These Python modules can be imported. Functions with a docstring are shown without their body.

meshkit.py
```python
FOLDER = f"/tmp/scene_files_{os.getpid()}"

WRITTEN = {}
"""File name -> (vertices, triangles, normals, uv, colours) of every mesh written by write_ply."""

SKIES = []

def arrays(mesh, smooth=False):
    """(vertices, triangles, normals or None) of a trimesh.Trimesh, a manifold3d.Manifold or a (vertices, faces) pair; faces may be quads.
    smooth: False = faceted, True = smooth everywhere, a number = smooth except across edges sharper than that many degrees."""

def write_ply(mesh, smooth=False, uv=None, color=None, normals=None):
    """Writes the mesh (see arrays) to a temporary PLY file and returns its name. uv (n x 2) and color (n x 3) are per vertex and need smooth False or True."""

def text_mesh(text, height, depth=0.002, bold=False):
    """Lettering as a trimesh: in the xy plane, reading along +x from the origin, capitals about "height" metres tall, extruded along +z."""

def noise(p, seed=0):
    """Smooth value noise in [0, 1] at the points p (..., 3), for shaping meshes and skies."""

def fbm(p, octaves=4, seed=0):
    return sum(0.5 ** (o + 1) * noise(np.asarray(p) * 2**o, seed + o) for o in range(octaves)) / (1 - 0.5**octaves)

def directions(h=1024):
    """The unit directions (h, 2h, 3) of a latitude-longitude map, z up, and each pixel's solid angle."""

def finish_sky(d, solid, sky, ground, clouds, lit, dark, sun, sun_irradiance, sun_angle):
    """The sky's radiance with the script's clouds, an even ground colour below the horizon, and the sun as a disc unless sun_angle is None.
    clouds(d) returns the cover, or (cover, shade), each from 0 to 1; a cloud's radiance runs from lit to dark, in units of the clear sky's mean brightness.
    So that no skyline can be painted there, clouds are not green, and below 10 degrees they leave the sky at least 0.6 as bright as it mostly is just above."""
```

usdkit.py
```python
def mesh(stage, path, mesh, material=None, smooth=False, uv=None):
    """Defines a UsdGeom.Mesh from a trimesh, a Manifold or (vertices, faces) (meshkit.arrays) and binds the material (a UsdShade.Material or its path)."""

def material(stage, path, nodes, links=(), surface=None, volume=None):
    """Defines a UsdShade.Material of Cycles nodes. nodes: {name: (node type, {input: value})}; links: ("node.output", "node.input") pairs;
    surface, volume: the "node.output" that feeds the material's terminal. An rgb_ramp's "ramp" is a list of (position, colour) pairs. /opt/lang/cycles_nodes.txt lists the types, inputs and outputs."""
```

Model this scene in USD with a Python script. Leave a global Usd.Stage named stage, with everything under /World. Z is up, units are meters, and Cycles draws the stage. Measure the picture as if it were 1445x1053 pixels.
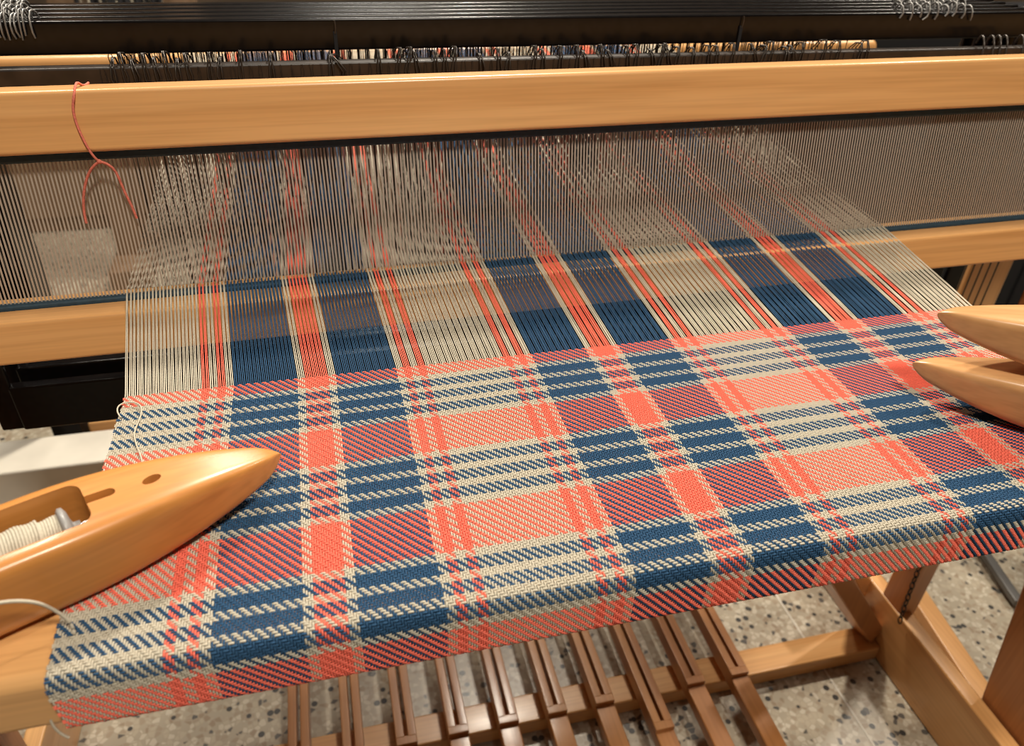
import math, random, numpy as np, trimesh, manifold3d as m3, usdkit, meshkit
from pxr import Usd, UsdGeom, UsdLux, UsdShade, Gf, Sdf

stage = Usd.Stage.CreateInMemory()
UsdGeom.SetStageUpAxis(stage, 'Z')
UsdGeom.SetStageMetersPerUnit(stage, 1.0)
UsdGeom.Xform.Define(stage, '/World')
UsdGeom.Scope.Define(stage, '/World/Looks')
PI = math.pi

# ------------------------------------------------------------------ camera
CAM = np.array([-0.1743516, -0.4355222, 0.2956754])
YAW, PITCH, ROLL, FPX = 0.260678, 0.602754, 0.0390656, 1081.67
def cam_basis():
    cy, sy, cp, sp = math.cos(YAW), math.sin(YAW), math.cos(PITCH), math.sin(PITCH)
    f = np.array([sy*cp, cy*cp, -sp]); r = np.array([cy, -sy, 0.0]); u = np.cross(r, f)
    c, s = math.cos(ROLL), math.sin(ROLL)
    return c*r + s*u, -s*r + c*u, f
CR, CU, CF = cam_basis()
cam = UsdGeom.Camera.Define(stage, '/World/camera')
cam.CreateHorizontalApertureAttr(36.0)
cam.CreateFocalLengthAttr(36.0*FPX/1445.0)
cam.CreateClippingRangeAttr((0.01, 100.0))
cam.CreateFStopAttr(9.0)
cam.CreateFocusDistanceAttr(0.52)
M = Gf.Matrix4d(*CR, 0, *CU, 0, *(-CF), 0, *CAM, 1)
cam.AddTransformOp().Set(M)
cam.CreateExposureAttr(-1.22)

# ------------------------------------------------------------------ lamps (room lamps hanging under the ceiling)
def lamp(name, pos, radius, intensity, color, aim=None):
    l = UsdLux.DiskLight.Define(stage, '/World/' + name)
    l.CreateRadiusAttr(radius); l.CreateIntensityAttr(intensity); l.CreateColorAttr(Gf.Vec3f(*color)); l.CreateNormalizeAttr(True)
    d = np.array(aim if aim is not None else (pos[0], pos[1], 0), float) - np.array(pos, float)
    d /= np.linalg.norm(d); z = -d
    x = np.cross([0, 1, 0.01], z); x /= np.linalg.norm(x); y = np.cross(z, x)
    l.AddTransformOp().Set(Gf.Matrix4d(*x, 0, *y, 0, *z, 0, *pos, 1))
WARM = (1.0, 0.91, 0.77)
lamp('ceiling_lamp_rear', (0.35, 1.52, 1.75), 0.09, 43, WARM, (0.0, 0.0, 0.0))
lamp('ceiling_lamp_front', (0.10, -0.98, 1.80), 0.14, 29, WARM, (-0.05, -0.05, 0.0))
lamp('ceiling_lamp_far', (0.1, 2.9, 1.8), 0.25, 14, (1.0, 0.95, 0.86), (0.0, 1.2, -0.4))
lamp('ceiling_lamp_right', (1.75, 0.75, 1.8), 0.08, 20, WARM, (0.9, 0.3, -0.7))
lamp('ceiling_lamp_left', (-0.85, 0.95, 1.8), 0.08, 13, WARM, (-0.9, 0.6, -0.5))
dome = UsdLux.DomeLight.Define(stage, '/World/room_glow')
dome.CreateIntensityAttr(0.035); dome.CreateColorAttr(Gf.Vec3f(1.0, 0.90, 0.78))

# ------------------------------------------------------------------ helpers
taken = {}
def numbered(path):
    n = taken.get(path, -1) + 1
    taken[path] = n
    return path if n == 0 else '%s_%03d' % (path, n)
def tag(p, label=None, cat=None, group=None, kind=None):
    p = p.GetPrim() if hasattr(p, 'GetPrim') else p
    for k, v in (('label', label), ('category', cat), ('group', group), ('kind', kind)):
        if v: p.SetCustomDataByKey(k, v)
    return p
def thing(name, label, cat, mat4=None, loc=None, group=None):
    x = UsdGeom.Xform.Define(stage, numbered('/World/' + name))
    if mat4 is not None: x.AddTransformOp().Set(mat4)
    elif loc is not None: x.AddTranslateOp().Set(Gf.Vec3d(*loc))
    return tag(x, label, cat, group)
def obj(name, mesh, mat, parent=None, smooth=30, label=None, kind=None):
    base = str(parent.GetPath()) if parent is not None else '/World'
    p = usdkit.mesh(stage, numbered(base + '/' + name), mesh, mat, smooth)
    return tag(p, label, None, None, kind)
def struct(name, mesh, mat, parent=None):
    p = obj(name, mesh, mat, parent)
    if parent is None: tag(p, kind='structure')
    return p
def tm(m):
    q = m.to_mesh()
    return trimesh.Trimesh(q.vert_properties[:, :3], q.tri_verts, process=False)
def cat(parts):
    return trimesh.util.concatenate([tm(p) if isinstance(p, m3.Manifold) else p for p in parts])
def rbox(lo, hi, r=0.003, seg=8):
    lo, hi = np.array(lo, float), np.array(hi, float)
    lo, hi = np.minimum(lo, hi), np.maximum(lo, hi)
    r = min(r, (hi-lo).min()*0.49)
    s = m3.Manifold.sphere(r, seg)
    return m3.Manifold.batch_hull([s.translate(tuple(np.where(b, hi-r, lo+r))) for b in np.ndindex(2, 2, 2)])
def bar(a, b, w, h, r=0.002, roll=0.0):
    """A rounded bar from a to b: w across, h in the direction nearest up."""
    a, b = np.array(a, float), np.array(b, float)
    x = b-a; L = np.linalg.norm(x); x /= L
    up = np.array([0, 0, 1.0]) if abs(x[2]) < 0.9 else np.array([0, 1.0, 0])
    y = np.cross(up, x); y /= np.linalg.norm(y); z = np.cross(x, y)
    y, z = math.cos(roll)*y + math.sin(roll)*z, -math.sin(roll)*y + math.cos(roll)*z
    m = rbox((0, -w/2, -h/2), (L, w/2, h/2), r)
    return m.transform(np.stack([x, y, z, a], 1))
def tubes(P, ra, rb, up, sides=4, closed=False):
    """N polylines P (N,M,3) as tubes; ra half-width across, rb half-height along up (broadcast to N,M,3)."""
    P = np.asarray(P, float); N, K = P.shape[:2]
    T = np.gradient(P, axis=1); T /= np.linalg.norm(T, axis=2, keepdims=True)+1e-12
    up = np.broadcast_to(np.asarray(up, float), P.shape)
    S = np.cross(T, up); S /= np.linalg.norm(S, axis=2, keepdims=True)+1e-12
    U = np.cross(S, T)
    ra = np.broadcast_to(np.asarray(ra, float), (N, K))[..., None]; rb = np.broadcast_to(np.asarray(rb, float), (N, K))[..., None]
    an = np.arange(sides)*2*PI/sides
    V = np.stack([P + math.cos(t)*ra*S + math.sin(t)*rb*U for t in an], 2)
    idx = np.arange(N*K*sides).reshape(N, K, sides)
    a, b = idx[:, :-1], idx[:, 1:]
    a2, b2 = np.roll(a, -1, 2), np.roll(b, -1, 2)
    q = np.stack([a, b, b2, a2], -1).reshape(-1, 4)
    f = np.vstack([q[:, [0, 1, 2]], q[:, [0, 2, 3]]])
    return V.reshape(-1, 3), f
def tube1(pts, r, sides=8, n=None):
    pts = np.asarray(pts, float)
    if n: pts = spline(pts, n)
    T = np.gradient(pts, axis=0)
    up = np.where(np.abs(T[:, 2:3])/(np.linalg.norm(T, axis=1, keepdims=True)+1e-9) < 0.95, [[0, 0, 1.0]], [[0, 1.0, 0.0]])
    return tubes(pts[None], r, r, up[None], sides)
def spline(pts, n):
    from scipy.interpolate import CubicSpline
    pts = np.asarray(pts, float)
    t = np.r_[0, np.cumsum(np.linalg.norm(np.diff(pts, axis=0), axis=1))]
    return CubicSpline(t, pts)(np.linspace(0, t[-1], n))
def lathe(profile, seg=24):
    """profile: (axial, radius) list, turned about the x axis."""
    p = np.asarray(profile, float); an = np.arange(seg)*2*PI/seg
    V = np.stack([np.repeat(p[:, :1], seg, 1), p[:, 1:]*np.cos(an)[None], p[:, 1:]*np.sin(an)[None]], -1).reshape(-1, 3)
    i, j = np.meshgrid(np.arange(len(p)-1), np.arange(seg), indexing='ij')
    q = np.stack([i*seg+j, (i+1)*seg+j, (i+1)*seg+(j+1) % seg, i*seg+(j+1) % seg], -1).reshape(-1, 4)
    return V, np.vstack([q[:, [0, 1, 2]], q[:, [0, 2, 3]]])
def mat4(x, y, z, o):
    return Gf.Matrix4d(*map(float, x), 0, *map(float, y), 0, *map(float, z), 0, *map(float, o), 1)

# ------------------------------------------------------------------ materials
def mat(name, nodes, links, surface='p.BSDF'):
    return usdkit.material(stage, '/World/Looks/' + name, nodes, links, surface=surface)
def wood(name, dark, mid, light, axis='x', rough=0.35, coat=0.25, fine=1.0, objspace=False, seed=0.0):
    s = {'x': (1.2, 26, 26), 'y': (26, 1.2, 26), 'z': (26, 26, 1.2)}[axis]
    s2 = {'x': (6, 300, 300), 'y': (300, 6, 300), 'z': (300, 300, 6)}[axis]
    src = 'tc.object' if objspace else 'g.position'
    nodes = {('tc' if objspace else 'g'): ('texture_coordinate' if objspace else 'geometry', {}),
        'm1': ('mapping', {'scale': s, 'location': (seed, seed*1.7, seed*.6)}), 'n1': ('noise_texture', {'scale': 1.0, 'detail': 3.0, 'distortion': 0.6}),
        'm2': ('mapping', {'scale': s2}), 'n2': ('noise_texture', {'scale': 1.0*fine, 'detail': 2.0}),
        'r1': ('rgb_ramp', {'ramp': [(0.28, dark), (0.5, mid), (0.72, light)]}),
        'r2': ('rgb_ramp', {'ramp': [(0.3, (0.80, 0.76, 0.70)), (0.6, (1.05, 1.05, 1.05))]}),
        'mx': ('mix_color', {'blend_type': 'multiply', 'fac': 0.55, 'use_clamp': False}),
        'b': ('bump', {'strength': 0.06, 'distance': 0.001}),
        'p': ('principled_bsdf', {'roughness': rough, 'coat_weight': coat, 'coat_roughness': 0.18, 'specular_ior_level': 0.4})}
    links = [(src, 'm1.vector'), ('m1.vector', 'n1.vector'), (src, 'm2.vector'), ('m2.vector', 'n2.vector'), ('n1.fac', 'r1.fac'), ('n2.fac', 'r2.fac'),
        ('r1.color', 'mx.a'), ('r2.color', 'mx.b'), ('mx.result', 'p.base_color'), ('n2.fac', 'b.height'), ('b.normal', 'p.normal')]
    return mat(name, nodes, links)
PINE = [(0.60, 0.295, 0.10), (0.67, 0.355, 0.135), (0.74, 0.42, 0.175)]
W_X = wood('pine_along_x', *PINE, axis='x')
W_Y = wood('pine_along_y', *PINE, axis='y', seed=3.1)
W_Z = wood('pine_along_z', *PINE, axis='z', seed=5.3)
W_DARK = wood('reddish_pine', (0.40, 0.155, 0.05), (0.47, 0.19, 0.062), (0.53, 0.23, 0.08), axis='z', rough=0.45, seed=2.2)
W_OLD = wood('dull_brown_wood', (0.17, 0.105, 0.06), (0.22, 0.14, 0.085), (0.27, 0.18, 0.115), axis='z', rough=0.5, coat=0.0, seed=1.3)
W_TREAD = wood('treadle_pine', (0.42, 0.17, 0.055), (0.50, 0.215, 0.07), (0.56, 0.26, 0.09), axis='y', rough=0.45, seed=7.7)
W_SHUT = wood('varnished_beech', (0.48, 0.19, 0.043), (0.56, 0.235, 0.057), (0.62, 0.285, 0.08), axis='x', rough=0.38, coat=0.3, objspace=True)
W_SHUT2 = wood('pale_beech', (0.50, 0.255, 0.10), (0.56, 0.30, 0.125), (0.62, 0.345, 0.155), axis='x', rough=0.30, coat=0.5, objspace=True, seed=4.0)
def plain(name, color, rough=0.5, metal=0.0, nscale=0, namp=0.0, coat=0.0, spec=0.5, bump=0.0):
    nodes = {'p': ('principled_bsdf', {'base_color': color, 'roughness': rough, 'metallic': metal, 'coat_weight': coat, 'specular_ior_level': spec})}
    links = []
    if nscale:
        nodes |= {'g': ('geometry', {}), 'n': ('noise_texture', {'scale': float(nscale), 'detail': 3.0}),
            'r': ('rgb_ramp', {'ramp': [(0.3, tuple(c*(1-namp) for c in color)), (0.7, tuple(min(1, c*(1+namp)) for c in color))]})}
        links += [('g.position', 'n.vector'), ('n.fac', 'r.fac'), ('r.color', 'p.base_color')]
        if bump:
            nodes['b'] = ('bump', {'strength': bump, 'distance': 0.0005}); links += [('n.fac', 'b.height'), ('b.normal', 'p.normal')]
    return mat(name, nodes, links)
GREY = plain('grey_cotton', (0.52, 0.47, 0.375), 0.85, nscale=900, namp=0.10, spec=0.2, bump=0.4)
CORAL = plain('coral_cotton', (0.83, 0.165, 0.110), 0.85, nscale=900, namp=0.10, spec=0.2, bump=0.4)
BLUE = plain('blue_cotton', (0.026, 0.076, 0.155), 0.85, nscale=900, namp=0.15, spec=0.2, bump=0.4)
YARN = {'g': GREY, 'r': CORAL, 'b': BLUE}
CNAME = {'g': 'grey', 'r': 'coral', 'b': 'blue'}
THREAD = plain('faded_coral_thread', (0.62, 0.17, 0.12), 0.85, nscale=600, namp=0.2, spec=0.2)
TAPE = plain('navy_reed_tape', (0.012, 0.035, 0.055), 0.6, nscale=300, namp=0.2)
STEEL = plain('reed_steel', (0.50, 0.43, 0.36), 0.42, 0.35)
BLACK = plain('black_anodised', (0.0045, 0.0035, 0.0035), 0.22, 0.0, nscale=120, namp=0.3, spec=0.22)
BROWNBLACK = plain('worn_black_lacquer', (0.022, 0.014, 0.010), 0.42, 0.0, nscale=60, namp=0.5)
ROD = plain('bright_steel_rod', (0.45, 0.45, 0.46), 0.22, 1.0)
HEDDLE = plain('heddle_wire', (0.055, 0.045, 0.038), 0.35, 0.5)
SPRING = plain('galvanised_wire', (0.26, 0.25, 0.24), 0.38, 0.6)
CREAM = plain('cream_paint', (0.86, 0.80, 0.69), 0.45, nscale=30, namp=0.03)
PLASTIC = plain('grey_bobbin_plastic', (0.30, 0.29, 0.28), 0.35, nscale=200, namp=0.1)
DKMETAL = plain('dark_grey_metal', (0.13, 0.125, 0.12), 0.4, 0.4)
CHAIN = plain('black_chain_steel', (0.02, 0.02, 0.02), 0.35, 0.6)
WALL = plain('brown_plaster', (0.20, 0.145, 0.10), 0.9, nscale=5, namp=0.2)
CEIL = plain('ceiling_plaster', (0.6, 0.55, 0.48), 0.9, nscale=5, namp=0.03)
LINT = plain('lint_black', (0.008, 0.008, 0.010), 0.9)

def terrazzo():
    nodes = {'g': ('geometry', {}),
        'v': ('voronoi_texture', {'scale': 125.0, 'randomness': 1.0}), 'e': ('voronoi_texture', {'scale': 125.0, 'feature': 'distance_to_edge', 'randomness': 1.0}),
        'v2': ('voronoi_texture', {'scale': 58.0}), 'w2': ('white_noise_texture', {'dimensions': '3D'}), 's2': ('separate_color', {}),
        'sc': ('separate_color', {}),
        'ramp': ('rgb_ramp', {'interpolate': False, 'ramp': [(0.0, (0.10, 0.09, 0.08)), (0.05, (0.30, 0.23, 0.16)), (0.12, (0.34, 0.275, 0.20)), (0.30, (0.43, 0.37, 0.28)), (0.55, (0.52, 0.465, 0.37)), (0.80, (0.38, 0.33, 0.25))]}),
        'er': ('rgb_ramp', {'ramp': [(0.0, (0, 0, 0)), (0.05, (0, 0, 0)), (0.09, (1, 1, 1))]}),
        'mx': ('mix_color', {'a': (0.38, 0.325, 0.245)}),
        'd': ('rgb_ramp', {'ramp': [(0.0, (1, 1, 1)), (0.24, (1, 1, 1)), (0.29, (0, 0, 0))]}),
        'dk': ('rgb_ramp', {'interpolate': False, 'ramp': [(0.0, (1, 1, 1)), (0.38, (0, 0, 0))]}),
        'mul': ('math', {'math_type': 'multiply'}),
        'mx2': ('mix_color', {'b': (0.045, 0.042, 0.04)}),
        'p': ('principled_bsdf', {'roughness': 0.32, 'specular_ior_level': 0.45})}
    links = [('g.position', 'v.vector'), ('g.position', 'e.vector'), ('g.position', 'v2.vector'), ('v.color', 'sc.color'), ('sc.r', 'ramp.fac'),
        ('e.distance', 'er.fac'), ('er.color', 'mx.fac'), ('ramp.color', 'mx.b'), ('v2.distance', 'd.fac'), ('v2.color', 's2.color'), ('s2.g', 'dk.fac'),
        ('d.color', 'mul.value1'), ('dk.color', 'mul.value2'), ('mul.value', 'mx2.fac'), ('mx.result', 'mx2.a'), ('mx2.result', 'p.base_color')]
    return mat('terrazzo', nodes, links)
TERR = terrazzo()

# ------------------------------------------------------------------ the room
FZ = -0.73
struct('floor', trimesh.creation.box(bounds=[(-3.2, -2.6, FZ-0.1), (3.2, 4.4, FZ)]), TERR)
struct('wall_back', trimesh.creation.box(bounds=[(-3.2, 4.4, FZ-0.1), (3.2, 4.5, 2.1)]), WALL)
struct('wall_left', trimesh.creation.box(bounds=[(-3.3, -2.6, FZ-0.1), (-3.2, 4.5, 2.1)]), WALL)
struct('wall_right', trimesh.creation.box(bounds=[(3.2, -2.6, FZ-0.1), (3.3, 4.5, 2.1)]), WALL)
# dark brass dividing strips of the terrazzo
ds = struct('trim_1', cat([rbox((0.49, -0.3, FZ-0.004), (0.493, 0.9, FZ+0.0006), 0.0003, 4)]), plain('pale_strip', (0.62, 0.58, 0.5), 0.5))

# ------------------------------------------------------------------ warp ends and picks
seq = [('g', 40)]
blockrep = [('r', 4), ('g', 4), ('r', 4), ('g', 4), ('b', 32), ('g', 4), ('r', 12), ('g', 4), ('b', 32), ('g', 4), ('r', 4), ('g', 4), ('r', 4)]
for k in range(3):
    seq += blockrep + ([('g', 44)] if k < 2 else [('g', 42)])
U0 = -92
NE = sum(n for _, n in seq)
U = U0 + np.arange(NE) + 0.5                     # end positions in "end units"; 0 is the left edge of the first wide coral stripe
PITCHX = 1.25e-3
def x_cloth(u):
    """Even in the middle, drawn in towards the selvedges."""
    u = np.asarray(u, float)
    v = np.where(u < -50, -50 + (u+50)*(39.0/42.0), np.where(u > 384, 384 + (u-384)*(36.5/42.0), u))
    return (v-160)*PITCHX
def reed_xy(u):
    x = 0.0006 + (np.asarray(u, float)-160)*1.325e-3
    return x, 0.151 + 0.011*x
PK = 1.36e-3
weft = [('r', 6)]
three = [('g', 4), ('b', 6), ('g', 4), ('b', 6), ('g', 4), ('b', 6), ('g', 4)]
weft += three + [('r', 24)] + three + [('r', 24)] + three + [('r', 24)]
weft[0] = ('r', 9)
weft[-1] = ('r', 26)
NP = sum(n for _, n in weft)
# cloth path: flat, round the breast beam, then down and inwards to the cloth roller
YB, RB, ZB = -0.2058, 0.0066, -0.0300            # front of the cloth on the beam, its edge radius, start of the lower edge
R2A = 0.80
flat = -(YB+RB)
arc1 = RB*PI/2
drop = -ZB-RB
def cloth_path(s):
    """s: distance from the fell. Returns point (y, z), tangent angle a (0 = towards the weaver, pi/2 = down)."""
    s = np.asarray(s, float)
    y = np.empty_like(s); z = np.empty_like(s); a = np.empty_like(s)
    m = s <= flat; y[m], z[m], a[m] = -s[m], 0, 0
    k = (s > flat) & (s <= flat+arc1); t = (s[k]-flat)/RB
    y[k], z[k], a[k] = -flat-RB*np.sin(t), -RB*(1-np.cos(t)), t
    k = (s > flat+arc1) & (s <= flat+arc1+drop); t = s[k]-flat-arc1
    y[k], z[k], a[k] = YB, -RB-t, PI/2
    s1 = flat+arc1+drop; R2 = 0.008; am = PI/2+R2A
    k = (s > s1) & (s <= s1+R2*R2A); t = (s[k]-s1)/R2
    y[k], z[k], a[k] = YB+R2*(1-np.cos(t)), ZB-R2*np.sin(t), PI/2+t
    k = s > s1+R2*R2A; t = s[k]-s1-R2*R2A
    y[k], z[k], a[k] = YB+R2*(1-math.cos(R2A))+t*math.sin(R2A), ZB-R2*math.sin(R2A)-t*math.cos(R2A), am
    return y, z, a
S = (np.arange(NP)+0.5)*PK
PY, PZ, PA = cloth_path(S)
PN = np.stack([np.zeros(NP), -np.sin(PA), np.cos(PA)], 1)     # outward normal of the cloth at each pick
rng = np.random.default_rng(5)
i_, j_ = np.meshgrid(np.arange(NE), np.arange(NP), indexing='ij')
warp_up = ((i_ - j_) % 4) < 2
XC = x_cloth(U)
edge = np.clip((np.minimum(np.arange(NE), NE-1-np.arange(NE)))/3.0, 0, 1)
H = 0.42e-3
wav = np.sin(np.arange(NP)*0.23)*0.0004                    # selvedges waver a little
WX = XC[:, None] + rng.normal(0, 0.05e-3, (NE, NP)) + wav[None]*(1-edge)[:, None]
zoff = np.where(warp_up, H, -H) + rng.normal(0, 0.03e-3, (NE, NP))
jit = rng.normal(0, 0.05e-3, NP)
def on_cloth(x, y, z, n, off):
    return np.stack([x, np.broadcast_to(y, x.shape) + n[..., 1]*off, np.broadcast_to(z, x.shape) + n[..., 2]*off], -1)
WARP = on_cloth(WX, PY[None], PZ[None], np.broadcast_to(PN[None], (NE, NP, 3)), zoff)
WEFT = on_cloth(WX.T, PY[:, None], PZ[:, None], np.broadcast_to(PN[:, None], (NP, NE, 3)), -zoff.T*1.1)
WEFT[..., 1] += jit[:, None]*np.cos(PA)[:, None]
# the weft turns round the selvedge: one extra point outside each edge
ext0 = WEFT[:, :1].copy(); ext0[..., 0] -= 0.0010; ext1 = WEFT[:, -1:].copy(); ext1[..., 0] += 0.0010
WEFT = np.concatenate([ext0, WEFT, ext1], 1)

cloth = thing('plaid_cloth', 'woven blue, coral and grey plaid twill cloth rolling over the front beam', 'cloth')
NPN = np.broadcast_to(PN[None], (NE, NP, 3))
k = 0
for c, n in seq:
    obj(CNAME[c] + '_warp_stripe', tubes(WARP[k:k+n], 0.53e-3, 0.41e-3, NPN[k:k+n], 4), YARN[c], cloth, True)
    k += n
k = 0
for c, n in weft:
    up = np.broadcast_to(PN[k:k+n, None], (n, NE+2, 3))
    obj(CNAME[c] + '_weft_stripe', tubes(WEFT[k:k+n], 0.61e-3, 0.43e-3, up, 4), YARN[c], cloth, True)
    k += n
# woven length wound on the cloth roller, under the front beam
ye, ze = PY[-1], PZ[-1]
td = np.array([math.sin(R2A), -math.cos(R2A)])
yr_, zr_ = np.array([ye, ze]) + td*0.125
obj('rolled_length', m3.Manifold.batch_hull([m3.Manifold.cylinder(x_cloth(U)[-1]-x_cloth(U)[0], 0.0007, 0.0007, 8).rotate((0, 90, 0)).translate((x_cloth(U)[0], a_, b_)) for a_, b_ in ((ye-0.002*td[0], ze-0.002*td[1]), (yr_, zr_))]), CORAL, cloth, 40)
roll_c = np.array([yr_, zr_]) + 0.0295*np.array([math.cos(R2A), math.sin(R2A)])*np.array([1, 1])

# ------------------------------------------------------------------ warp between cloth, reed, heddles and back beam
SHAFT_Y = [0.254, 0.283, 0.301, 0.319, 0.337, 0.355]
SHAFT_TOP = [0.143, 0.1715, 0.1715, 0.1715, 0.1715, 0.1715]
EYE = [t-0.163 for t in SHAFT_TOP]
warp = thing('warp_threads', 'stretched grey, blue and coral warp threads passing through the reed', 'warp threads')
BACK_Y, BACK_Z = 0.735, 0.058
def warp_path(ids):
    u = U[ids]
    xr, yr = reed_xy(np.floor((u-U0)/2)*2 + U0 + 1)
    side = np.where((ids % 2) == 0, -1, 1)
    xr = xr + side*0.30e-3
    xf = XC[ids]
    sh = ids % 6
    ys, es = np.array(SHAFT_Y)[sh], np.array(EYE)[sh]
    xh = 0.0006 + (u-160)*1.325e-3
    xb = 0.0006 + (u-160)*1.325e-3
    zr = np.where(warp_up[ids, 0], 0.0006, -0.0002) + side*0.0003
    pts = []
    up0 = WARP[ids, 0]
    pts.append(up0)
    for t in (0.012, 0.05, 0.2, 0.45, 0.75, 1.0):
        ease = min(1, t*2.2)
        pts.append(np.stack([xf + (xr-xf)*t, yr*t, up0[:, 2]*(1-t) + zr*t + rng.normal(0, 0.00012, len(ids))], 1))
    pts.append(np.stack([xr, yr+0.006, zr], 1))
    pts.append(np.stack([xh, ys-0.004, es], 1)); pts.append(np.stack([xh, ys+0.004, es], 1))
    pts.append(np.stack([xb, np.full(len(ids), 0.55), es*0.4+BACK_Z*0.6 + rng.normal(0, 0.0004, len(ids))], 1))
    pts.append(np.stack([xb, np.full(len(ids), BACK_Y-0.012), np.full(len(ids), BACK_Z)], 1))
    for t in np.linspace(0.2, 1.0, 4):
        pts.append(np.stack([xb, np.full(len(ids), BACK_Y-0.012+0.04*math.sin(t*PI/2)), np.full(len(ids), BACK_Z-0.04*(1-math.cos(t*PI/2)))], 1))
    pts.append(np.stack([xb, np.full(len(ids), BACK_Y-0.012+0.04), np.full(len(ids), -0.35)], 1))
    return np.stack(pts, 1)
k = 0
for c, n in seq:
    ids = np.arange(k, k+n)
    P = warp_path(ids)
    up = np.broadcast_to(np.array([0, 0.15, 1.0]), P.shape).copy()
    obj(CNAME[c] + '_warp_band', tubes(P, 0.42e-3, 0.40e-3, up, 5), YARN[c], warp, True)
    k += n

# ------------------------------------------------------------------ reed and beater
TILT = 0.17
bn = np.array([-0.011, 1.0, -TILT]); bn /= np.linalg.norm(bn)          # away from the weaver
bx = np.array([1.0, 0.011, 0.0042]); bx -= bn*(bx@bn); bx /= np.linalg.norm(bx)
bz = np.cross(bx, bn)
BM = mat4(bx, bn, bz, (0.0, 0.151, 0.0))                                # beater frame: x along, y away, z up the reed
reed = thing('reed', 'long steel weaving reed with navy taped edges held in the wooden beater', 'reed', BM)
RX0, RX1, RP = -0.560, 0.800, 2.65e-3
ZR0, ZR1 = -0.0015, 0.1015
nd = int((RX1-RX0)/RP)
off = (0.0006-0.333) % RP
dx = RX0 + off + np.arange(nd)*RP
dx = 0.0006 + (np.arange(-95-70, 430+250, 2)-160)*1.325e-3      # between the pairs of ends
dx = dx[(dx > RX0) & (dx < RX1)]
one = trimesh.creation.box(bounds=[(-0.0006, -0.0002, ZR0-0.003), (0.0006, 0.0002, ZR1+0.003)])
V = (one.vertices[None] + np.stack([dx, 0*dx, 0*dx], 1)[:, None]).reshape(-1, 3)
F = (one.faces[None] + (np.arange(len(dx))*len(one.vertices))[:, None, None]).reshape(-1, 3)
obj('dent_wires', (V, F), STEEL, reed, False, kind='stuff')
obj('lower_binding', rbox((RX0, -0.0045, -0.0075), (RX1, 0.0045, ZR0), 0.002), TAPE, reed)
obj('upper_binding', rbox((RX0, -0.0045, ZR1), (RX1, 0.0045, ZR1+0.017), 0.002), TAPE, reed)
beater = thing('beater', 'wooden swinging beater with a thick upper beam and lower beam around the reed', 'beater', BM)
HX0, HX1 = -0.60, 0.84
ht = rbox((HX0, -0.0165, 0.1085), (HX1, 0.029, 0.1505), 0.0035, 16) - m3.Manifold.cube((1.5, 0.0094, 0.0125)).translate((HX0-0.01, -0.0047, 0.107))
obj('hand_tree', ht, W_X, beater, 40)
lb = rbox((HX0, -0.0325, -0.0385), (HX1, 0.028, -0.0055), 0.003, 16) - m3.Manifold.cube((1.5, 0.0094, 0.01)).translate((HX0-0.01, -0.0047, -0.0082))
obj('race_beam', lb, W_X, beater, 40)
for sx in (HX0-0.02, HX1+0.02):
    obj('upright', rbox((sx-0.02, -0.012, -0.62), (sx+0.02, 0.012, 0.21), 0.003), W_Z, beater)

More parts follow.
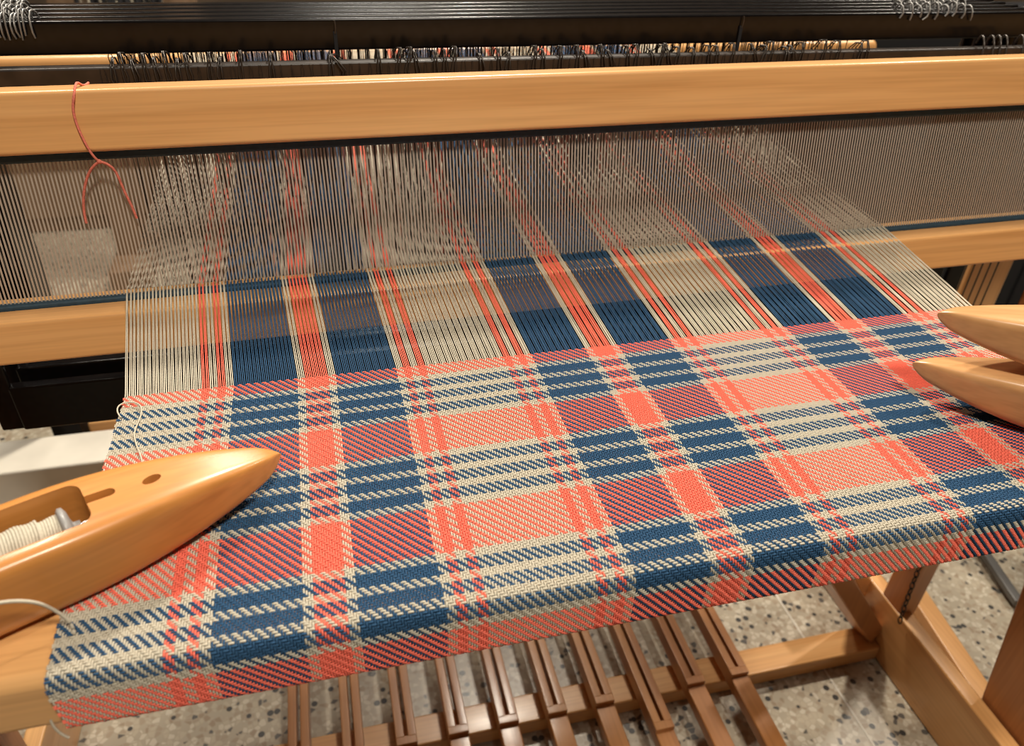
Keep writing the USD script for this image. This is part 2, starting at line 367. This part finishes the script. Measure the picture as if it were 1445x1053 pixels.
# ------------------------------------------------------------------ heddle shafts
SX0, SX1 = -0.475, 0.545
for s in range(6):
    top = SHAFT_TOP[s]; y = SHAFT_Y[s]
    lab = ['lowered black heddle shaft nearest the beater, its dull brown top bar full of heddle loops', 'raised black heddle shaft with a broad dark top bar, second from the beater',
        'raised black heddle shaft, third from the beater', 'raised black heddle shaft, fourth from the beater', 'raised black heddle shaft, fifth from the beater',
        'raised black heddle shaft, farthest from the beater'][s]
    t = thing('heddle_shaft', lab, 'heddle shaft', loc=(0.045, y, top), group='heddle shafts behind the beater')
    m_ = BROWNBLACK if s == 0 else BLACK
    L0, L1 = SX0-0.045-0.012, SX1-0.045+0.012
    bot = -0.338 - max(0, s-1)*0.0068
    obj('top_bar', rbox((L0, -0.0062, -0.0255), (L1, 0.0062, 0), 0.0022, 12), m_, t, 50)
    obj('bottom_bar', rbox((L0, -0.0062, bot), (L1, 0.0062, bot+(0.050 if s == 0 else 0.0255)), 0.0022, 12), BLACK, t, 50)
    for xx in (L0-0.009, L1+0.009):
        obj('side_stile', rbox((xx-0.011, -0.003, bot), (xx+0.011, 0.003, 0.0), 0.0015), BLACK, t)
    oy = -0.0068 if s == 0 else 0.0
    r2 = np.random.default_rng(40+s)
    ids = np.arange(s, NE, 6)
    hx = 0.0006 + (U[ids]-160)*1.325e-3 - 0.045
    n = len(hx)
    zs = [-0.001, -0.006, -0.03, -0.155, -0.160, -0.163, -0.166, -0.171, -0.28, bot+0.02]
    if s: zs[:3] = [-0.0262, -0.0285, -0.033]
    paths = []
    for sgn in (-1, 1):
        w = [0, 0.0007, 0.0004, 0.0003, 0.0009, 0.0014, 0.0009, 0.0003, 0.0004, 0.0006]
        jx = r2.normal(0, 0.0011, n)
        paths.append(np.stack([np.stack([hx + sgn*w_ + jx*(1-abs(z_+0.163)/0.17)*0.2 + jx*(1 if q < 3 else 0.3), np.full(n, oy), np.full(n, z_)], 1) for q, (z_, w_) in enumerate(zip(zs, w))], 1))
    obj('heddles', tubes(np.concatenate(paths, 0), 0.00036, 0.00036, np.array([0, 1.0, 0.01]), 4), HEDDLE, t, True, kind='stuff')
    if s == 0:   # the heddle loops that stand up over the top bar, in irregular clumps
        lo = []
        for x_ in hx:
            if r2.random() < 0.40: continue
            h_ = 0.0075 + r2.uniform(-0.004, 0.003); dxx = r2.normal(0, 0.0018)
            for e_ in (-1, 1):
                lo.append(spline([(x_+e_*0.0008, -0.0072, -0.014), (x_+e_*0.0009+dxx*0.5, -0.0070, h_*0.3), (x_+dxx+e_*0.0005, -0.003, h_), (x_+dxx*0.5+e_*0.0012, 0.004, h_*0.8), (x_+e_*0.0010, 0.0075, -0.008)], 7))
        obj('heddle_loops', tubes(np.array(lo), 0.0007, 0.0007, np.array([1.0, 0, 0.1]), 4), HEDDLE, t, True, kind='stuff')
        for x_ in (0.440, 0.452, 0.460, 0.468, 0.488):
            obj('wire_hook', tube1([(x_-0.002, -0.0075, -0.012), (x_-0.002, -0.007, 0.004), (x_, 0, 0.010), (x_+0.002, 0.0075, 0.002)], 0.0011, 6, 14), HEDDLE, t, True)
    elif s < 5:  # spare heddles bunched at the ends, and the straps that carry the bar in between
        lo = []
        for x_ in np.r_[np.linspace(-0.447-0.003*s, -0.421-0.006*s, 8), np.linspace(0.345+0.012*s, 0.432+0.006*s, 9)]:
            x_ += r2.normal(0, 0.0008); h_ = 0.004+0.005*r2.random(); d_ = r2.normal(0, 0.0015)
            lo.append(spline([(x_-0.0012+d_, -0.0078, (-0.010 if x_ < 0 else -0.003)-0.005*r2.random()), (x_-0.0006, -0.0080, 0.0005), (x_, -0.003, h_), (x_+0.0012, 0.005, h_*0.8), (x_+0.0016+d_, 0.0085, -0.006)], 9))
        obj('spare_heddles', tubes(np.array(lo), 0.0010, 0.0008, np.array([1.0, 0, 0.1]), 5), SPRING, t, True, kind='stuff')
        if s == 1:
            for x_ in (-0.196, 0.182):
                bs_ = obj('bar_strap', rbox((x_-0.0016, -0.0085, -0.033), (x_+0.0016, -0.0066, -0.010), 0.0006), LINT, t)
                obj('strap_hook', tube1([(x_, -0.0085, -0.0115), (x_+0.0007, -0.0090, -0.006), (x_+0.0003, -0.0085, -0.001)], 0.0007, 6, 8), HEDDLE, bs_, True)

for q in range(9):
    tc_ = thing('tie_cord', 'thin black cord behind the beater at right, %s of the nine from the left' % ['first', 'second', 'third', 'fourth', 'fifth', 'sixth', 'seventh', 'eighth', 'last'][q], 'cord', loc=(0.586+q*0.0125, 0.305, 0.0), group='black cords behind the right end of the beater')
    obj('strand', tube1([(0, 0, 0.165), (0.0008, 0, -0.2), (0, 0, -0.69)], 0.0010, 6), HEDDLE, tc_, True)

cb_ = obj('cord_bar', rbox((0.572, 0.299, 0.160), (0.705, 0.311, 0.172), 0.002), BLACK)
tag(cb_, 'short black bar at the right end of the shafts from which the cords hang', 'bar')

# ------------------------------------------------------------------ loom frame
loom = thing('floor_loom', 'wooden floor loom frame with front beam, side rails, posts and rear beam', 'loom')
bb = m3.Manifold.batch_hull([m3.Manifold.cylinder(1.9, r, r, 40).rotate((0, 90, 0)).translate((-0.90, y, z)) for (y, z, r) in
    [(YB+RB+0.0016, -RB, RB-0.0002), (-0.150, -0.0075, 0.0060), (YB+0.0096, ZB+0.0006, 0.0075), (-0.150, ZB, 0.0075)]])
obj('front_beam', bb, W_X, loom, 40)
obj('back_beam', rbox((-0.66, BACK_Y-0.035, -0.012), (0.72, BACK_Y+0.026, BACK_Z-0.0008), 0.012, 20), W_X, loom, 40)
obj('cloth_roller', m3.Manifold.cylinder(1.26, 0.028, 0.028, 32).rotate((0, 90, 0)).translate((-0.62, roll_c[0], roll_c[1])), W_X, loom, 40)
for sx in (-0.58, 0.58):
    s1 = 1 if sx > 0 else -1
    obj('side_rail', rbox((sx, -0.36, FZ+0.001), (sx+0.024*s1, 0.86, -0.62), 0.003), W_Y, loom)
    obj('middle_post', rbox((sx+0.002*s1, 0.132, -0.63), (sx+0.034*s1, 0.172, -0.06), 0.004), W_DARK, loom)
    obj('rear_post', rbox((sx+0.025*s1, BACK_Y-0.05, FZ), (sx+0.07*s1, BACK_Y+0.03, 0.02), 0.004), BLACK, loom, label='black rear post')
    obj('front_post', bar((sx+(0.027+0.0225)*s1, -0.090, FZ+0.002), (sx+(0.027+0.0225)*s1, 0.005, -0.115), 0.045, 0.13, 0.004), W_DARK, loom)
    obj('floor_batten', bar((sx+0.135*s1, 0.26, FZ+0.016), (sx+0.100*s1, 0.02, FZ+0.016), 0.032, 0.03, 0.003), W_Y, loom)
obj('cross_beam', rbox((-0.58, 0.132, -0.7285), (0.58, 0.175, -0.70), 0.003), W_X, loom)
obj('rear_cross_beam', rbox((-0.60, 0.70, -0.60), (0.60, 0.74, -0.52), 0.004), W_X, loom)
obj('brace', bar((0.574, 0.165, -0.69), (0.40, 0.120, -0.45), 0.042, 0.030, 0.003), W_DARK, loom)
obj('brace', bar((0.590, 0.215, -0.66), (0.52, 0.205, -0.55), 0.035, 0.025, 0.003), W_Y, loom)
obj('side_upright', rbox((0.785, 0.43, FZ), (0.862, 0.47, -0.19), 0.004), W_Z, loom)

# ------------------------------------------------------------------ treadles
TX = -0.0128 + 0.0674*(np.arange(10)-4)
tw = 0.027
order = ['leftmost', 'second from the left', 'third from the left', 'fourth from the left', 'fifth from the left', 'sixth from the left', 'seventh from the left', 'third from the right', 'second from the right', 'rightmost']
for q, x in enumerate(TX):
    down = q == 7
    t = thing('treadle', 'slotted wooden loom treadle, %s of the ten%s' % (order[q], ', with the longest slot' if down else ''), 'treadle', loc=(x, 0.126 - (0.05 if down else 0), -0.662 - (0.006 if down else 0)), group='treadles under the loom')
    for sg in (-1, 1):
        obj('slot_rail', rbox((sg*0.0022, -0.002, -0.022), (sg*tw/2, 0.50, 0.004), 0.0012), W_TREAD, t)
    fb_ = obj('foot_board', rbox((-tw/2, -0.36, -0.024), (tw/2, 0.0, -0.004), 0.002), W_TREAD, t)
    obj('toe_step', rbox((-tw/2, -0.012, -0.005), (tw/2, 0.0, 0.0035), 0.0012), W_TREAD, fb_)
    obj('end_block', rbox((-tw/2, 0.495, -0.022), (tw/2, 0.58, 0.004), 0.002), W_TREAD, t)
    obj('cord', tube1([(0, 0.40, -0.01), (0.003*(q % 3-1), 0.30, 0.28)], 0.0012, 6), BLACK, t, True, label='black tie-up cord')

# ------------------------------------------------------------------ beside and behind the loom
wb = thing('white_bench', 'low white-painted bench beam behind the loom at the left', 'bench')
obj('seat_plank', rbox((-1.10, 0.570, -0.62), (-0.34, 0.652, -0.50), 0.005), CREAM, wb)
for sx in (-1.0, -0.42):
    obj('leg', rbox((sx-0.03, 0.58, FZ), (sx+0.03, 0.64, -0.61), 0.004), CREAM, wb)
st = thing('stool_foot', 'dark grey steel stool foot with a round caster on the floor at right', 'stool foot')
obj('foot_bar', bar((0.925, 0.40, FZ+0.016), (0.872, 0.165, FZ+0.016), 0.016, 0.012, 0.002), DKMETAL, st)
obj('caster', m3.Manifold.cylinder(0.018, 0.016, 0.016, 24).rotate((0, 90, 0)).translate((0.724, 0.315, FZ+0.016)), DKMETAL, st, 40)
obj('cross_arm', bar((0.735, 0.315, FZ+0.018), (0.905, 0.31, FZ+0.018), 0.014, 0.010, 0.002), DKMETAL, st)
ch = thing('hanging_chain', 'short black chain hanging beside the wooden loom post at right', 'chain')
cp = spline([(0.5745, 0.131, -0.50), (0.5742, 0.126, -0.56), (0.5738, 0.119, -0.622)], 12)
for q in range(11):
    c0 = (cp[q]+cp[q+1])/2; dvec = cp[q+1]-cp[q]
    tor = trimesh.creation.torus(0.0052, 0.0011, 14, 6); tor.apply_scale([0.62, 1.25, 1.0])
    R_ = trimesh.geometry.align_vectors([0, 1, 0], dvec)
    tor.apply_transform(trimesh.transformations.rotation_matrix((q % 2)*PI/2, [0, 1, 0])); tor.apply_transform(R_); tor.apply_translation(c0)
    obj('chain_link', tor, CHAIN, ch, True)
bc = thing('black_cabinet', 'plain black cabinet standing behind the loom at right', 'cabinet')
obj('body', rbox((0.10, 1.00, FZ), (2.30, 1.40, 0.0), 0.006), LINT, bc)
for q in range(3):
    obj('door', rbox((0.12+q*0.725, 0.985, FZ+0.05), (0.835+q*0.725, 1.001, -0.03), 0.003), LINT, bc)
sb = thing('sideboard', 'brown wooden sideboard standing on the floor behind the loom at left', 'sideboard')
obj('body', rbox((-1.70, 2.02, FZ), (0.06, 2.40, -0.36), 0.006), W_OLD, sb)
for q in range(3):
    obj('door', rbox((-1.68+q*0.58, 2.002, FZ+0.05), (-1.115+q*0.58, 2.021, -0.40), 0.003), W_OLD, sb)
for q, (x0, x1, lab) in enumerate([(-0.744, -0.666, 'upright wooden post of another loom behind, left one of two'), (-0.499, -0.423, 'upright wooden post of another loom behind, right one of two')]):
    t = thing('loom_post', lab, 'post')
    obj('upright', rbox((x0, 1.68, FZ), (x1, 1.73, 0.62), 0.004), W_OLD, t)
    obj('foot', rbox((x0-0.01, 1.58, FZ), (x1+0.01, 1.83, FZ+0.06), 0.004), W_OLD, t)
hk = thing('yarn_hank', 'loose hank of black and white yarn hanging behind the top of the loom', 'yarn hank')
r3 = np.random.default_rng(9)
for mname, m_, n_ in (('dark_strands', LINT, 60), ('pale_strands', GREY, 26)):
    ln = []
    for q in range(n_):
        a0 = r3.uniform(-0.07, 0.07); 
        ln.append(spline([(-0.585+a0, 1.70+r3.uniform(-0.02, 0.02), 0.40), (-0.585+a0*1.1+r3.normal(0, 0.01), 1.69+r3.uniform(-0.02, 0.02), 0.15), (-0.585+a0*1.0+r3.normal(0, 0.025), 1.68+r3.uniform(-0.03, 0.0), 0.0), (-0.585+a0*0.8+r3.normal(0, 0.03), 1.69+r3.uniform(-0.03, 0.02), -0.22)], 16))
    obj(mname, tubes(np.array(ln), 0.0028 if m_ is GREY else 0.005, 0.0028 if m_ is GREY else 0.005, np.array([0, 1.0, 0]), 5), m_, hk, True, kind='stuff')
obj('peg', rbox((-0.67, 1.685, 0.39), (-0.49, 1.715, 0.42), 0.004), W_X, hk)

# ------------------------------------------------------------------ boat shuttles
def shuttle_body(L, W, Hh, nose, tip_r=0.0055, lift=0.34, cavity=None, holes=True, tip_drop=0.42):
    """Solid of a boat shuttle: along x, base on z = 0; stations across, then cavities cut."""
    n = 61; xs = np.sin(np.linspace(-PI/2, PI/2, n))*L/2
    rings = []
    m = 40
    for x in xs:
        d = L/2-abs(x); t = np.clip(1-d/nose, 0, 1)
        w = W/2*np.sqrt(np.maximum(1-t**2.1, 0))**1.25 * (1-0.06*t) + 0.0012
        w = W/2*(1-t**1.75)*1.0 + tip_r*math.sqrt(max(0, 1-((t-0.0))**8))*t
        zb = Hh*lift*max(0, (t-0.12)/0.88)**1.9
        zt = Hh*(1-tip_drop*t**2.2)
        cy = (zb+zt)/2; hz = max((zt-zb)/2, 0.0012)
        an = np.linspace(0, 2*PI, m, endpoint=False)+PI/m
        if t > 0.90:
            rf = max(0.10, math.sqrt(max(0.0, 1-((t-0.90)/0.10)**2))); w *= rf**0.8; hz *= rf; cy += (zt-cy)*0.25*(1-rf)
        e = 0.28+0.25*t*0.6
        yy = np.sign(np.cos(an))*np.abs(np.cos(an))**e*w
        zz = np.sign(np.sin(an))*np.abs(np.sin(an))**e*hz
        yy = yy*(1-0.06*np.clip(-zz/hz, 0, 1)*(1-t))
        rings.append(np.stack([np.full(m, x), yy, cy+zz], 1))
    V = np.vstack([np.vstack(rings), [rings[0].mean(0)], [rings[-1].mean(0)]])
    i, j = np.meshgrid(np.arange(n-1), np.arange(m), indexing='ij')
    a, b = i*m+j, i*m+(j+1) % m
    f = np.vstack([np.stack([a, a+m, b+m], -1).reshape(-1, 3), np.stack([a, b+m, b], -1).reshape(-1, 3)])
    j = np.arange(m); c0, c1 = n*m, n*m+1
    f = np.vstack([f, np.stack([np.full(m, c0), j, (j+1) % m], 1), np.stack([np.full(m, c1), (n-1)*m+(j+1) % m, (n-1)*m+j], 1)])
    tmh = trimesh.Trimesh(V, f); tmh.fix_normals()
    if tmh.volume < 0: tmh.invert()
    b = m3.Manifold(m3.Mesh(np.asarray(tmh.vertices, np.float32), np.asarray(tmh.faces, np.uint32)))
    if cavity:
        cl, cw, cr = cavity
        sq = m3.CrossSection.square((cl-2*cr, cw-2*cr), True).offset(cr, m3.JoinType.Round, 2.0, 24)
        b = b - m3.Manifold.extrude(sq, Hh).translate((0, 0, 0.006))
        for sg in (-1, 1):
            s2 = m3.CrossSection.square((0.015, 0.0001), True).offset(0.0028, m3.JoinType.Round, 2.0, 16)
            b = b - m3.Manifold.extrude(s2, Hh).translate((sg*(cl/2+0.0025), 0, Hh*0.60))
            b = b - m3.Manifold.cylinder(Hh, 0.0028, 0.0028, 24).scale((1.7, 1, 1)).rotate((0, 0, 20)).translate((sg*(cl/2+0.029), -0.0005, Hh*0.55))
    return b
def place(tip, ang, L, z, tiltdeg=0.0):
    a = math.radians(ang); x = np.array([math.cos(a), math.sin(a), 0]); y = np.array([-math.sin(a), math.cos(a), 0])
    return mat4(x, y, (0, 0, 1), (tip[0]-x[0]*L/2, tip[1]-x[1]*L/2, z))
SH_L = 0.300
CT = 0.0012
lm = place((-0.2125, -0.1010), 25.0, SH_L, CT)
sh = thing('boat_shuttle', 'orange-brown varnished boat shuttle carrying the grey bobbin, on the cloth at left', 'weaving shuttle', lm)
obj('body', shuttle_body(SH_L, 0.047, 0.040, 0.118, cavity=(0.114, 0.030, 0.006)), W_SHUT, sh, 35)
obj('spindle', tube1([(-0.058, -0.001, 0.027), (0.0585, -0.001, 0.027)], 0.0016, 10), ROD, sh, True, label='thin steel spindle')
bob = thing('bobbin', 'grey plastic bobbin wound with grey yarn inside the left shuttle', 'bobbin', lm)
obj('flange', lathe([(0.0440, 0.0022), (0.0440, 0.0100), (0.0452, 0.0115), (0.0470, 0.0112), (0.0482, 0.0085), (0.0486, 0.0050), (0.0492, 0.0030), (0.0520, 0.0028), (0.0520, 0.0022)], 28), PLASTIC, bob, True)
obj('flange', lathe([(-0.0440, 0.0022), (-0.0440, 0.0100), (-0.0452, 0.0115), (-0.0470, 0.0112), (-0.0482, 0.0085), (-0.0486, 0.0050)], 28), PLASTIC, bob, True)
for p_ in ('flange', 'flange_001'):
    UsdGeom.Xformable(stage.GetPrimAtPath('/World/bobbin/' + p_)).AddTranslateOp().Set(Gf.Vec3d(0, -0.001, 0.027))
# wound yarn: several layers of helix over a core
wr = []
for lay in range(3):
    turns = [74, 70, 52][lay]; t = np.linspace(0, 1, turns*12)
    sw = 1
    xx = (-0.043+0.086*t)*[1, 1, 0.8][lay]*(1 if lay != 1 else -1) + 0.0012*np.sin(t*turns*2*PI)*lay
    rr = 0.0085+0.0010*lay - 0.0012*(xx/0.044)**2 + 0.0004*np.sin(t*43+lay)
    wr.append(tube1(np.stack([xx, -0.001+rr*np.cos(t*turns*2*PI), 0.027+rr*np.sin(t*turns*2*PI)], 1), 0.00075, 5))
wr.append(lathe([(-0.044, 0.0022), (-0.044, 0.0082), (0.044, 0.0082), (0.044, 0.0022)], 24))
wr[-1] = (wr[-1][0] + [0, -0.001, 0.027], wr[-1][1])
obj('wound_yarn', trimesh.util.concatenate([trimesh.Trimesh(v, f, process=False) for v, f in wr]), GREY, bob, True)

lm2 = place((0.1860, -0.0960), 180-33.0, SH_L, CT)
sh2 = thing('boat_shuttle', 'pale beech boat shuttle lying on the cloth at right, lower of the stacked pair', 'weaving shuttle', lm2)
b2 = shuttle_body(SH_L, 0.046, 0.037, 0.120, tip_r=0.0038, lift=0.52, cavity=(0.10, 0.028, 0.006), tip_drop=0.24)
obj('body', b2, W_SHUT2, sh2, 35)
lm3 = place((0.1890, -0.0970), 180-29.0, SH_L, CT+0.0375)
sh3 = thing('boat_shuttle', 'glossy beech boat shuttle with scuffed nose, upper of the stacked pair at right', 'weaving shuttle', lm3)
obj('body', b2, W_SHUT2, sh3, 35)

# ------------------------------------------------------------------ loose threads
def BP(x, y, z):
    return np.array([0, 0.151, 0]) + x*bx + y*bn + z*bz
red = thing('coral_thread', 'loose coral thread knotted and draped over the upper beater beam', 'thread')
obj('strand', tube1([BP(-0.3307, 0.025, 0.1516), BP(-0.3322, 0.008, 0.1519), BP(-0.3310, -0.0125, 0.1516), BP(-0.3318, -0.0176, 0.1465), BP(-0.3339, -0.0178, 0.1397), BP(-0.334, -0.0178, 0.1258), BP(-0.3314, -0.0178, 0.1138), BP(-0.3295, -0.0172, 0.1078), BP(-0.3263, -0.0155, 0.102)], 0.0009, 6, 70), THREAD, red, True)
obj('knot', trimesh.creation.icosphere(2, 0.0016).apply_translation(BP(-0.3263, -0.0155, 0.102)), THREAD, red, True)
obj('thread_end', tube1([BP(-0.3263, -0.0155, 0.102), BP(-0.3338, -0.013, 0.0961), BP(-0.3398, -0.010, 0.0869), BP(-0.344, -0.008, 0.0766), BP(-0.3469, -0.0065, 0.0572)], 0.0010, 6, 40), THREAD, red, True)
obj('thread_end', tube1([BP(-0.3263, -0.0155, 0.102), BP(-0.3190, -0.0135, 0.0965), BP(-0.3165, -0.010, 0.0839), BP(-0.3147, -0.008, 0.0731), BP(-0.3122, -0.0065, 0.0583)], 0.0010, 6, 40), THREAD, red, True)
yt = thing('loose_yarn', 'loose grey yarn arching from the left shuttle to the cloth edge', 'yarn')
obj('strand', tube1([(-0.3292, -0.1951, 0.036), (-0.3218, -0.1882, 0.033), (-0.3125, -0.1849, 0.027), (-0.3073, -0.1817, 0.016), (-0.3041, -0.1817, 0.008), (-0.3033, -0.1835, 0.0016)], 0.0008, 6, 60), GREY, yt, True)
yt2 = thing('loose_yarn', 'fine grey yarn loop lying on the cloth at its left edge below the reed', 'yarn')
obj('strand', tube1([(-0.3088, -0.0247, 0.002), (-0.3072, -0.0103, 0.003), (-0.3001, -0.0139, 0.003), (-0.2978, -0.0233, 0.002), (-0.2989, -0.0406, 0.002), (-0.2952, -0.0559, 0.002), (-0.2904, -0.0713, 0.002)], 0.0005, 6, 60), GREY, yt2, True)
yt3 = thing('loose_yarn', 'short grey yarn tail hanging below the left corner of the cloth', 'yarn')
obj('strand', tube1([(-0.3120, -0.2115, -0.018), (-0.3112, -0.212, -0.0256), (-0.3086, -0.212, -0.0316)], 0.0006, 6, 20), GREY, yt3, True)
